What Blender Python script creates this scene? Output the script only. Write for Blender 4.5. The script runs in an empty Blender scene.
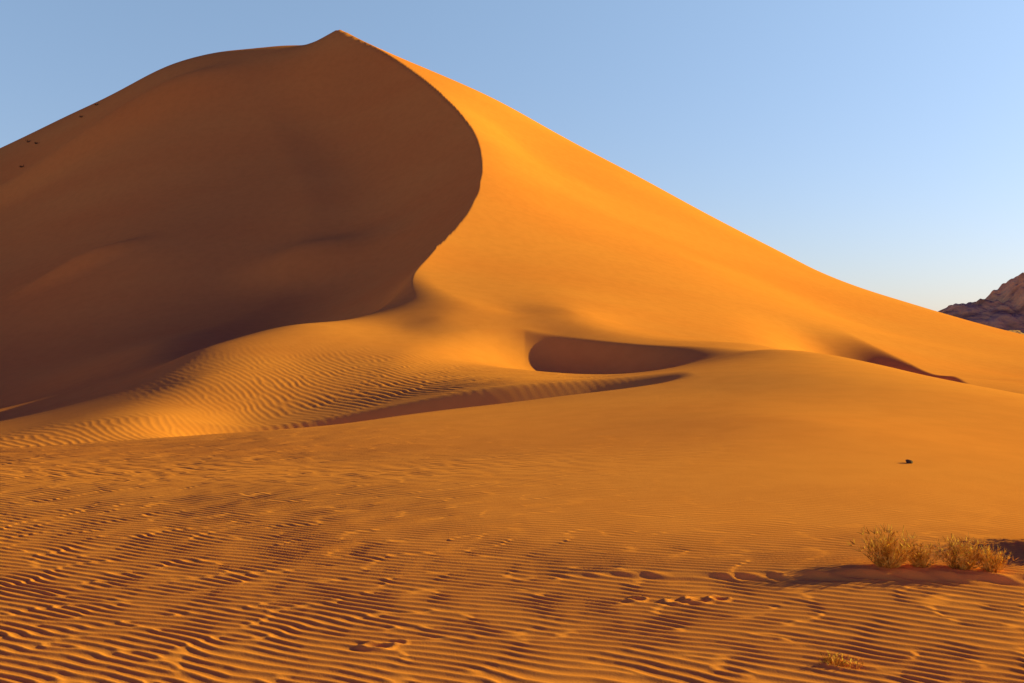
import bpy, math, numpy as np
from mathutils import Vector
rng=np.random.default_rng(7)
EYE=3.0   # camera height above the flat sand
# ---------------------------------------------------------------- noise tiles
def smooth_tile(seed,N=512,beta=2.2,lo=2):
    r=np.random.default_rng(seed)
    f=np.fft.fft2(r.standard_normal((N,N)))
    k=np.fft.fftfreq(N)*N
    kk=np.sqrt(k[:,None]**2+k[None,:]**2); kk[0,0]=1
    f=f*(kk**(-beta/2-0.5))*(kk>=lo); f[0,0]=0
    t=np.real(np.fft.ifft2(f)); return t/t.std()
def bil(tile,X,Y,cell):
    N=tile.shape[0]
    fx=X/cell; fy=Y/cell
    ix=np.floor(fx).astype(np.int64); iy=np.floor(fy).astype(np.int64)
    tx=fx-ix; ty=fy-iy
    ix%=N; iy%=N; jx=(ix+1)%N; jy=(iy+1)%N
    return (tile[iy,ix]*(1-tx)*(1-ty)+tile[iy,jx]*tx*(1-ty)+tile[jy,ix]*(1-tx)*ty+tile[jy,jx]*tx*ty)
T1=smooth_tile(1); T2=smooth_tile(2); T3=smooth_tile(3,beta=3.0); T4=smooth_tile(4,beta=3.0)
def ripple_tile(seed,theta,N=2048,cell=0.02,lam=0.2,sr=0.11,sa=0.13):
    r=np.random.default_rng(seed)
    f=np.fft.fft2(r.standard_normal((N,N)))
    k=np.fft.fftfreq(N,d=cell)
    KX,KY=np.meshgrid(k,k)
    K=np.sqrt(KX**2+KY**2); A=np.arctan2(KY,KX)
    da=(A-theta+np.pi)%(2*np.pi)-np.pi
    f*=np.exp(-((K*lam-1)**2)/(2*sr**2)-(da**2)/(2*sa**2))
    a=np.fft.ifft2(f); return a/np.abs(a).mean()
def sstep(a,b,x):
    t=np.clip((x-a)/(b-a),0,1); return t*t*(3-2*t)
# ---------------------------------------------------------------- terrain control points (image coordinates, guessed depth)
# every point: image x offset as bearing (mil right of north), guessed distance north (m), image y offset as elevation (mil above eye level)
common=[
(-900,4,-750),(-300,4,-750),(300,4,-750),(900,4,-750),
(-900,9,-333),(-512,9,-333),(0,9,-333),(400,9,-333),(900,9,-340),
(-512,13,-231),(-200,13,-231),(100,13,-230),(420,13,-229),(800,13,-240),
(-512,19,-158),(-200,19,-158),(100,19,-155),(350,19,-152),(600,19,-165),(1100,19,-180),
(-512,26,-117),(-272,36,-91),(-112,42,-75),(-12,45.5,-61),(108,47,-44),
(-300,27,-113),(-100,30,-100),(100,32,-84),(300,30,-80),(500,28,-105),(800,28,-125),
(200,42,-50),(300,45,-33),(400,43,-42),(512,42,-57),(700,40,-85),(1000,40,-95),
(188,60,-18),(240,60,-9),(290,60,-9.5),(338,58,-17),(388,55,-28),(448,50,-41),(600,50,-68),
(512,54,-62),(450,62,-52),(395,70,-40),(340,72,-22),(290,72,-9),
(512,68,-50),(600,80,-42),(800,60,-60),(1300,70,-50),(900,110,-32),
(-512,40,-114),(-512,52,-93),(-512,64,-79),(-512,78,-68),(-900,60,-92),(-900,30,-112),
(-362,36,-98),(-362,50,-75),(-362,60,-48),(-362,69,-29),(-362,80,-25),(-312,60,-37),(-312,70,-8),
(-272,46,-96),(-272,52,-80),(-112,52,-60),(-12,52,-44),(88,53,-37),(-12,60,-33),(88,60,-35),
(-212,66,-18),(-212,77,21),(-112,62,-27),
(-112,78,18),(-12,68,-15),(88,70,-14),(40,78,10),(140,66,-15),
]
crest=[(-172,200,312),(-140,194,296),(-112,185,279),(-72,170,249),(-42,155,216),(-31,143,186),(-32,132,156),
(-47,120,126),(-72,108,96),(-95,98,73),(-100,92,60),(-92,86,46),(-72,80,29)]
Aonly=[
(-12,198,238),(48,198,204),(128,195,163),(208,192,119),(288,187,79),(338,180,54),(388,170,41),(433,160,27),(512,150,3),(620,140,-18),
(-172,250,160),(-12,250,120),(130,245,70),(290,235,20),(430,215,-5),(600,200,-15),(-172,218,245),
(48,95,50),(48,140,141),(8,165,195),
(188,130,76),(188,95,24),(188,78,-4),(338,130,21),(338,95,-4),(438,110,-9),(438,85,-34),(512,95,-35),(512,120,-15),
(0,84,30),(60,84,30),(110,84,18),
]
Bonly=[
(-190,206,299),(-212,212,293),(-270,220,287),(-335,228,275),(-355,228,267),(-430,235,231),(-512,240,190),(-700,248,100),
(-172,224,240),
(-212,258,190),(-342,275,170),(-512,285,120),(-800,290,60),
(-512,92,-65),(-512,125,8),(-512,160,85),(-512,200,146),
(-362,100,-3),(-362,140,88),(-362,180,192),
(-212,95,5),(-212,130,58),(-212,160,158),(-212,185,233),
(-112,110,72),(-112,140,128),(-112,170,222),(-130,95,30),
(-800,100,-58),(-900,150,20),(-1200,100,-40),
]
def cv(L): 
    a=np.array(L,float); return np.stack([a[:,0]/1000*a[:,1],a[:,1],a[:,2]/1000*a[:,1]],1)
C=cv(common); CR=cv(crest); AA=cv(Aonly); BB=cv(Bonly)
def dens(P,n=3):
    out=[]
    for i in range(len(P)-1):
        p0=P[max(i-1,0)];p1=P[i];p2=P[i+1];p3=P[min(i+2,len(P)-1)]
        for k in range(n):
            t=k/n
            out.append(0.5*((2*p1)+(-p0+p2)*t+(2*p0-5*p1+4*p2-p3)*t*t+(-p0+3*p1-3*p2+p3)*t**3))
    out.append(P[-1]); return np.array(out)
CRd=dens(CR,2); CRf=dens(CR,12)[::-1]
up=CR[CR[:,1]>=97]
offA=np.stack([up[:,0]-18,up[:,1]+4,up[:,2]+7],1)
offB=np.stack([up[:,0]+18,up[:,1]-2,up[:,2]+11],1)
far=np.array([(x,y,-4.0) for x in (-600,-250,0,250,600) for y in (420,700)]+[(-500,120,-4),(-500,250,-4),(450,150,-4),(450,50,-4),(-400,20,-4),(350,250,-4)],float)
class TPS:
    def __init__(s,P,reg=1e-5):
        s.p=P[:,:2]/100.; n=len(P)
        d=np.linalg.norm(s.p[:,None]-s.p[None],axis=2)
        K=s.k(d)+np.eye(n)*reg
        M=np.zeros((n+3,n+3)); M[:n,:n]=K; M[:n,n]=1; M[:n,n+1:]=s.p; M[n,:n]=1; M[n+1:,:n]=s.p.T
        s.w=np.linalg.solve(M,np.concatenate([P[:,2],np.zeros(3)])); s.n=n
    def k(s,d):
        return np.where(d>1e-9,d*d*np.log(d+1e-12),0)
    def __call__(s,X,Y):
        out=np.empty(X.size); x=X.ravel()/100.; y=Y.ravel()/100.
        for i in range(0,x.size,20000):
            a=x[i:i+20000]; b=y[i:i+20000]
            d2=(a[:,None]-s.p[:,0])**2+(b[:,None]-s.p[:,1])**2
            out[i:i+20000]=(0.5*d2*np.log(d2+1e-18))@s.w[:s.n]+s.w[s.n]+s.w[s.n+1]*a+s.w[s.n+2]*b
        return out.reshape(X.shape)
tA=TPS(np.vstack([C,CRd,AA,offA,far])); tB=TPS(np.vstack([C,CRd,BB,offB,far]))
ys_c=np.linspace(78,200,500)
xs_c=np.interp(ys_c,CRf[:,1],CRf[:,0])
zA_c=tA(xs_c,ys_c); zB_c=tB(xs_c,ys_c)
def lip(s,w,fall):
    # smooth carve: quick fall over w behind an edge, slow recovery over 'fall'
    s=np.maximum(s,0); return (1-np.exp(-(s/w)**1.4))*np.exp(-np.maximum(s-1.2*w,0)**2/(fall*fall))
def segdist(X,Y,a,b):
    ax,ay=a;bx,by=b; L2=(bx-ax)**2+(by-ay)**2
    t=np.clip(((X-ax)*(bx-ax)+(Y-ay)*(by-ay))/L2,0,1)
    return np.hypot(X-ax-t*(bx-ax),Y-ay-t*(by-ay)),t
def terrain(X,Y):
    sh=X.shape; X=X.ravel(); Y=Y.ravel()
    A=tA(X,Y); B=tB(X,Y)
    # long soft swells on the sheltered face
    sd,t=segdist(X,Y,(-46,196),(-102,193)); B=B+3.6*np.exp(-(sd/5)**2)*sstep(0,0.4,t)
    sd,t=segdist(X,Y,(-10,137),(-40,134)); B=B+2.8*np.exp(-(sd/5)**2)*sstep(0,0.5,t)*(1-sstep(0.5,1,t)*0.95)
    sd,t=segdist(X,Y,(-51,147),(-70,137)); B=B+1.8*np.exp(-(sd/2.2)**2)*sstep(0,0.5,t)*(1-sstep(0.5,1,t)*0.95)
    k=2.0
    h=np.clip(0.5+0.5*(B-A)/k,0,1)
    Zs=B*(1-h)+A*h-k*h*(1-h)
    f=sstep(66,84,Y); Zl=(0.5*(A+B))*(1-f)+Zs*f
    # upper part: sharp crest
    xc=np.interp(Y,ys_c,xs_c)+bil(T1,X*0+3.0,Y,0.25)*0.18*sstep(90,105,Y)*(1-sstep(170,195,Y))
    ext=np.maximum(Y-200,0); xc=xc-ext*0.3
    za=np.interp(Y,ys_c,zA_c); zb=np.interp(Y,ys_c,zB_c)
    q=np.maximum(xc-X,0)
    fade=1-sstep(196,203,Y)
    Bc=B+(za-zb)*np.exp(-q/12)*fade
    sl=za-0.60*q
    ks=0.35*q+1e-6
    h=np.clip(0.5+0.5*(Bc-sl)/ks,0,1)
    Bm=Bc*(1-h)+sl*h-ks*h*(1-h)
    wq=(1-sstep(8,26,q))*(1-sstep(175,196,Y))
    Bc=Bc*(1-wq)+Bm*wq
    Zu=np.where(X<xc,Bc,A)
    back=sstep(199.5,202,Y); Zu=Zu*(1-back)+np.minimum(A,B)*back
    f=sstep(86,100,Y); Z=Zl*(1-f)+Zu*f
    # hollow with slip face
    yl=79-0.022*(X-1.0)**2*(X>1.0)-0.3*(X-1.0)*(X>1.0)-0.07*(X-1.0)**2*(X<1.0)
    yl=np.maximum(yl,50)
    D=2.15*sstep(-8,4.0,X)*(1-sstep(6.5,16,X))
    wv=np.interp(X,[-8,-1,3],[6.0,3.6,2.8])
    Z-=D*lip(yl-Y,wv,8.0)
    # slip wall at the foot of the lit mound, behind the near plain
    yw=50.5+0.08*(X+14)
    D=2.2*sstep(-19,-7,X)*(1-sstep(3.5,9,X))
    Z-=D*lip(yw-Y,1.9,2.0)
    # small slip face at the foot on the right
    xl=np.interp(Y,[60,70,80,90,100],[29,32.5,35,36.0,36.0])
    D=3.6*sstep(62,78,Y)*(1-sstep(82,112,Y))
    Z-=D*lip(xl-X,3.4,6.0)
    # bush hummock and its little scarp
    yl=12.62+0.08*np.sin(X*1.7)+0.12*np.sin(X*0.6+1)
    D=np.interp(X,[0.3,1.5,3.5,4.5,6.4,8,10],[0,0.05,0.08,0.10,0.10,0.07,0.0])
    s=Y-yl
    Z+=D*np.where(s>0,np.exp(-s*s/1.2),np.exp(-s*s/0.008))
    # scuffed sand
    for (px_,py_,r_) in ((-1.32,9.85,0.12),(-1.15,9.95,0.08),(1.9,11.5,0.11),(2.15,11.55,0.12),(2.4,11.6,0.09),(1.45,11.6,0.08)):
        dd=((X-px_)**2/1.6+(Y-py_)**2)/(r_*r_)
        Z+=0.012*(np.exp(-(dd-1)**2*2)-0.9*np.exp(-dd*2))*(dd<9)*(1+0.5*bil(T1,X,Y,0.01))
    Z+=bil(T3,X+300,Y,0.9)*0.006*sstep(9,20,Y)*(1-sstep(60,90,Y))
    f=sstep(270,420,Y); Z=Z*(1-f)+(-4.0)*f
    return (Z+EYE).reshape(sh)
# ---------------------------------------------------------------- grid
u=np.concatenate([np.linspace(-2.6,-0.64,45)[:-1],np.arange(-0.64,0.64,0.00125),np.linspace(0.64,2.6,45)])
def geo(a,b,r): 
    n=int(math.log(b/a)/r); return a*np.exp(np.arange(n)/n*math.log(b/a))
d=np.concatenate([geo(3,7,0.02),geo(7,40,0.0018),geo(40,90,0.003),geo(90,275,0.006),geo(275,9000,0.06),[9000]])
U,Dg=np.meshgrid(u,d); X=U*Dg; Y=Dg.copy()
Z=terrain(X,Y)
# ---------------------------------------------------------------- wind ripples (real relief)
R1=ripple_tile(11,math.atan2(2.0,1.0))
R2=ripple_tile(12,math.atan2(0.75,1.0),sr=0.10,sa=0.12)
def prof(a):
    ph=np.angle(a); m=np.clip(np.abs(a),0,0.3)/0.3
    ph=ph+0.45*np.sin(ph)
    return (np.cos(ph))*m
wx=X+bil(T3,X,Y,0.12)*0.25; wy=Y+bil(T4,X,Y,0.12)*0.25
sel=(Y<100)&(np.abs(U)<0.75)
rip=np.zeros_like(X)
xs=wx[sel]; ys=wy[sel]; X0=X[sel]; Y0=Y[sel]
near=prof(bil(R1,xs*1.22,ys*1.22,0.02))
mid=prof(bil(R1,xs*0.85+9,ys*0.85,0.02))
mnd=prof(bil(R2,xs*0.50,ys*0.50+5,0.02))
u0=X0/Y0
mn=bil(T1,X0,Y0,0.15)
a_near=0.0118*(1-sstep(18,30,Y0))*(0.97+0.08*np.clip(mn,-1,1))
a_mid=0.0145*sstep(19,27,Y0)*(1-sstep(36,48,Y0))*(1-0.6*sstep(-0.15,0.15,u0+0.01*(Y0-20)))*(1-sstep(0.2,0.3,u0))
a_near*=1-0.6*sstep(13.2,17,Y0)*sstep(-0.2,0.25,u0)
rim=np.interp(X0,[-30,-14,-9.8,-4.7,-0.5,5.4,9],[27,29,36,42,45.5,47,50])
a_m=0.026*sstep(50,55,Y0)*(1-sstep(58,74,Y0))*sstep(-0.45,-0.05,u0)*(1-sstep(0.08,0.16,u0))
a_m=np.maximum(a_m,0.014*sstep(1,5,Y0-rim)*(1-sstep(10,30,Y0-rim))*(1-sstep(-0.25,-0.1,u0)))
rip[sel]=near*a_near+mid*a_mid+mnd*a_m
Z=Z+rip
def grid_mesh(name,X,Y,Z):
    nr,nc=X.shape
    me=bpy.data.meshes.new(name)
    co=np.stack([X,Y,Z],-1).reshape(-1,3).astype(np.float32)
    me.vertices.add(len(co)); me.vertices.foreach_set("co",co.ravel())
    i=np.arange(nr*nc,dtype=np.int32).reshape(nr,nc)
    q=np.stack([i[:-1,:-1],i[:-1,1:],i[1:,1:],i[1:,:-1]],-1).reshape(-1,4)
    me.loops.add(q.size); me.loops.foreach_set("vertex_index",q.ravel())
    me.polygons.add(len(q)); me.polygons.foreach_set("loop_start",np.arange(len(q),dtype=np.int32)*4)
    me.polygons.foreach_set("loop_total",np.full(len(q),4,dtype=np.int32))
    me.polygons.foreach_set("use_smooth",np.ones(len(q),dtype=bool))
    me.update(calc_edges=True)
    ob=bpy.data.objects.new(name,me); bpy.context.scene.collection.objects.link(ob); return ob
sand=grid_mesh("sand_dune",X,Y,Z)
# ---------------------------------------------------------------- materials
def newmat(n):
    m=bpy.data.materials.new(n); m.use_nodes=True; nt=m.node_tree; b=nt.nodes["Principled BSDF"]
    b.inputs["Specular IOR Level"].default_value=0.1; b.inputs["Roughness"].default_value=0.9
    return m,nt,b
def noise(nt,vec,scale,detail=4):
    n=nt.nodes.new("ShaderNodeTexNoise"); n.inputs["Scale"].default_value=scale; n.inputs["Detail"].default_value=detail
    nt.links.new(vec,n.inputs["Vector"]); return n
def ramp(nt,fac,stops):
    r=nt.nodes.new("ShaderNodeValToRGB"); e=r.color_ramp.elements
    e[0].position,e[0].color=stops[0][0],(*stops[0][1],1); e[1].position,e[1].color=stops[-1][0],(*stops[-1][1],1)
    for p,c in stops[1:-1]:
        x=e.new(p); x.color=(*c,1)
    nt.links.new(fac,r.inputs[0]); return r
m,nt,b=newmat("orange_sand")
b.inputs["Specular IOR Level"].default_value=0.0
tc=nt.nodes.new("ShaderNodeTexCoord").outputs["Object"]
mp=nt.nodes.new("ShaderNodeMapping"); mp.inputs["Rotation"].default_value=(0,0,0.5); mp.inputs["Scale"].default_value=(0.35,1.2,1.5); nt.links.new(tc,mp.inputs[0])
n1=noise(nt,mp.outputs[0],0.05,6); n2=noise(nt,tc,60,3); n3=noise(nt,tc,0.9,6)
c1=ramp(nt,n1.outputs["Fac"],[(0.3,(0.94,0.275,0.054)),(0.7,(0.98,0.325,0.064))])
c2=ramp(nt,n2.outputs["Fac"],[(0.3,(0.94,0.92,0.90)),(0.6,(1,1,1))])
c3=ramp(nt,n3.outputs["Fac"],[(0.35,(0.96,0.94,0.93)),(0.6,(1,1,1))])
def mul(a,b_):
    mx=nt.nodes.new("ShaderNodeMix"); mx.data_type='RGBA'; mx.blend_type='MULTIPLY'; mx.inputs[0].default_value=1
    nt.links.new(a,mx.inputs[6]); nt.links.new(b_,mx.inputs[7]); return mx.outputs[2]
nt.links.new(mul(mul(c1.outputs[0],c2.outputs[0]),c3.outputs[0]),b.inputs["Base Color"])
bp=nt.nodes.new("ShaderNodeBump"); bp.inputs["Strength"].default_value=0.35; bp.inputs["Distance"].default_value=0.01
nt.links.new(n2.outputs["Fac"],bp.inputs["Height"]); nt.links.new(bp.outputs[0],b.inputs["Normal"])
sand.data.materials.append(m)
# ---------------------------------------------------------------- mountain
gx,gy=np.meshgrid(np.linspace(560,1500,380),np.linspace(1300,1900,240))
env=1.22*np.exp(-((gy-1560)/130)**2)*np.interp(gx,[560,610,640,700,760,830,880,950,1050,1200,1350,1500],[0,22,44,76,106,112,106,118,140,120,60,0])
rid=1-np.abs(bil(T1,gx,gy*0.5,4))*0.20
gz=env*np.clip(rid,0.4,1.1)+bil(T2,gx,gy,2.5)*3*np.clip(env/40,0,1)-2
mt=grid_mesh("rocky_mountain",gx,gy,gz)
m,nt,b=newmat("mountain_rock")
tc=nt.nodes.new("ShaderNodeTexCoord").outputs["Object"]
n1=noise(nt,tc,0.03,8)
c1=ramp(nt,n1.outputs["Fac"],[(0.35,(0.48,0.20,0.08)),(0.5,(0.86,0.38,0.14)),(0.7,(0.92,0.46,0.18))]); nt.links.new(c1.outputs[0],b.inputs["Base Color"])
bp=nt.nodes.new("ShaderNodeBump"); bp.inputs["Distance"].default_value=14; nt.links.new(n1.outputs["Fac"],bp.inputs["Height"]); nt.links.new(bp.outputs[0],b.inputs["Normal"])
mt.data.materials.append(m)
# ---------------------------------------------------------------- dry bushes
def plantmat(name,cols):
    m,nt,b=newmat(name)
    tc=nt.nodes.new("ShaderNodeTexCoord").outputs["Object"]
    n1=noise(nt,tc,9,3)
    c1=ramp(nt,n1.outputs["Fac"],[(0.35,cols[0]),(0.5,cols[1]),(0.65,cols[2])]); nt.links.new(c1.outputs[0],b.inputs["Base Color"]); return m
straw=plantmat("dry_straw",[(0.42,0.17,0.02),(0.78,0.40,0.05),(0.95,0.58,0.10)])
scrub=plantmat("dark_scrub",[(0.06,0.035,0.02),(0.09,0.05,0.03),(0.12,0.07,0.04)])
def gz1(x,y): return float(terrain(np.array([float(x)]),np.array([float(y)]))[0])
def bush(name,plants,seed,tw=9,bw=1.0,mat=straw):
    r=np.random.default_rng(seed); V=[];F=[]
    def blade(p,dirv,L,w,seg=4,curl=0.25):
        p=Vector(p); dv=Vector(dirv).normalized()
        side=dv.cross(Vector((r.normal(),r.normal(),r.normal()))).normalized()
        pts=[]; b0=len(V)
        for i in range(seg+1):
            t=i/seg; ww=w*(1-0.75*t)
            V.append(tuple(p-side*ww)); V.append(tuple(p+side*ww)); pts.append(p.copy())
            dv=(dv+Vector((r.normal()*0.12,r.normal()*0.12,curl*r.uniform(-0.4,1)/seg*1.5))).normalized()
            p=p+dv*(L/seg)
        for i in range(seg):
            a=b0+2*i; F.append((a,a+1,a+3,a+2))
        return pts,dv
    for (x,y,rad,h,stems) in plants:
        g0=gz1(x,y)
        for i in range(stems):
            a=r.uniform(0,2*math.pi); el=r.uniform(0.35,1.5); q=rad*0.35*math.sqrt(r.uniform())
            base=(x+q*math.cos(a),y+q*math.sin(a)); bz=g0-0.04
            dv=(math.cos(a)*math.cos(el)*rad/h*1.1,math.sin(a)*math.cos(el)*rad/h*1.1,math.sin(el))
            L=h*r.uniform(0.5,1.0)
            pts,dd=blade((base[0],base[1],bz),dv,L,0.0035*bw)
            for k in range(tw):
                p=pts[r.integers(1,len(pts))]
                d2=Vector(dd)+Vector((r.normal()*0.7,r.normal()*0.7,r.normal()*0.4+0.3))
                blade(p,d2,L*r.uniform(0.12,0.28),0.005*bw,seg=2)
    me=bpy.data.meshes.new(name); me.from_pydata(V,[],F); me.update()
    ob=bpy.data.objects.new(name,me); bpy.context.scene.collection.objects.link(ob); me.materials.append(mat); return ob
bush("dry_bush",[(4.80,12.76,0.25,0.50,190)],1,9,1.25)
bush("dry_bush",[(5.24,12.8,0.15,0.32,90)],2,9,1.25)
bush("dry_bush",[(5.72,12.72,0.21,0.42,160)],3,9,1.25)
bush("dry_bush",[(6.05,12.6,0.15,0.34,100)],4,9,1.25)
bush("dry_bush",[(8.5,14.75,0.6,0.75,420)],5,9,1.6)
bush("dry_bush",[(8.6,14.1,0.5,0.9,420)],6,9,1.7)
bush("dry_grass_tuft",[(3.0,9.3,0.16,0.13,130),(3.15,9.25,0.12,0.1,70)],7,4,1.2)
bush("distant_desert_shrubs",[(-0.483*220,220,1.0,0.6,30),(-0.43*216,216,0.9,0.5,30),(-0.475*216,216,0.9,0.5,30),(-0.49*208,208,0.9,0.6,25),(-0.415*219,219,0.8,0.5,25)],8,5,10,scrub)
# small stone lying on the slope
def stone(name,x,y,sx,sy,sz,seed):
    import bmesh
    r=np.random.default_rng(seed); bm=bmesh.new(); bmesh.ops.create_icosphere(bm,subdivisions=3,radius=1)
    ds=[Vector(r.normal(size=3)).normalized() for _ in range(9)]
    for v in bm.verts:
        k=min([1.0]+[0.72/max(v.co.dot(q),1e-3) for q in ds if v.co.dot(q)>0.72])
        v.co=v.co*k; v.co=Vector((v.co.x*sx,v.co.y*sy,v.co.z*sz))
    me=bpy.data.meshes.new(name); bm.to_mesh(me); bm.free()
    ob=bpy.data.objects.new(name,me); bpy.context.scene.collection.objects.link(ob)
    ob.location=(x,y,gz1(x,y)+sz*0.4); ob.rotation_euler=(0,0.35,0.2)
    mm,nt,b=newmat("dark_stone"); t=nt.nodes.new("ShaderNodeTexCoord").outputs["Object"]; n=noise(nt,t,20,4)
    c=ramp(nt,n.outputs["Fac"],[(0.3,(0.05,0.03,0.025)),(0.7,(0.14,0.08,0.06))]); nt.links.new(c.outputs[0],b.inputs["Base Color"])
    me.materials.append(mm)
stone("stone",9.3,23.4,0.11,0.08,0.06,3)
# ---------------------------------------------------------------- camera, sun, sky
cam=bpy.data.cameras.new("camera"); co=bpy.data.objects.new("camera",cam); bpy.context.scene.collection.objects.link(co)
cam.sensor_width=36; cam.lens=36/1.024; co.location=(0,0,EYE); co.rotation_euler=(math.pi/2,0,0); cam.clip_end=20000; cam.clip_start=0.1
bpy.context.scene.camera=co
EL=17; AZ=74.5  # azimuth clockwise from north
S=Vector((math.sin(math.radians(AZ))*math.cos(math.radians(EL)),math.cos(math.radians(AZ))*math.cos(math.radians(EL)),math.sin(math.radians(EL))))
sl=bpy.data.lights.new("sun","SUN"); sl.energy=6.3; sl.angle=math.radians(0.5); sl.color=(1,1.0,0.12)
so=bpy.data.objects.new("sun",sl); so.rotation_euler=S.to_track_quat('Z','Y').to_euler(); so.location=(50,0,60); bpy.context.scene.collection.objects.link(so)
w=bpy.data.worlds.new("World"); bpy.context.scene.world=w; w.use_nodes=True; nt=w.node_tree
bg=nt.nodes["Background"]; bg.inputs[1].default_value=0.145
sk=nt.nodes.new("ShaderNodeTexSky"); sk.sky_type='NISHITA'; sk.sun_disc=False; sk.sun_elevation=math.radians(EL); sk.sun_rotation=math.radians(AZ)
sk.dust_density=0.4; sk.ozone_density=2.0
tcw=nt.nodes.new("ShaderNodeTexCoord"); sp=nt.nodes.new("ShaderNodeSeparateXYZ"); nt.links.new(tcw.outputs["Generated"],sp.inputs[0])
rp=ramp(nt,sp.outputs[2],[(0.0,(0.38,0.36,0.48)),(0.335,(0.74,0.69,0.68)),(0.38,(0.12,0.02,0.45)),(0.5,(0.0,0.0,0.34))])  # elevation tint; dark purple overhead, out of view, added to darken and cool shadows
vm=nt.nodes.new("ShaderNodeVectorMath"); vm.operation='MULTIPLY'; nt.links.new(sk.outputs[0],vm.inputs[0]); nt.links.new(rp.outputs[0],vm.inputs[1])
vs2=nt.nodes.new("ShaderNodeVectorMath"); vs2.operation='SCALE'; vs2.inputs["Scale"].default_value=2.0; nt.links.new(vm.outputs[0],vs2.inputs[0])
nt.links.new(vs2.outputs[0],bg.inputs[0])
vs=bpy.context.scene.view_settings; vs.view_transform='Standard'; vs.look='None'; vs.exposure=0
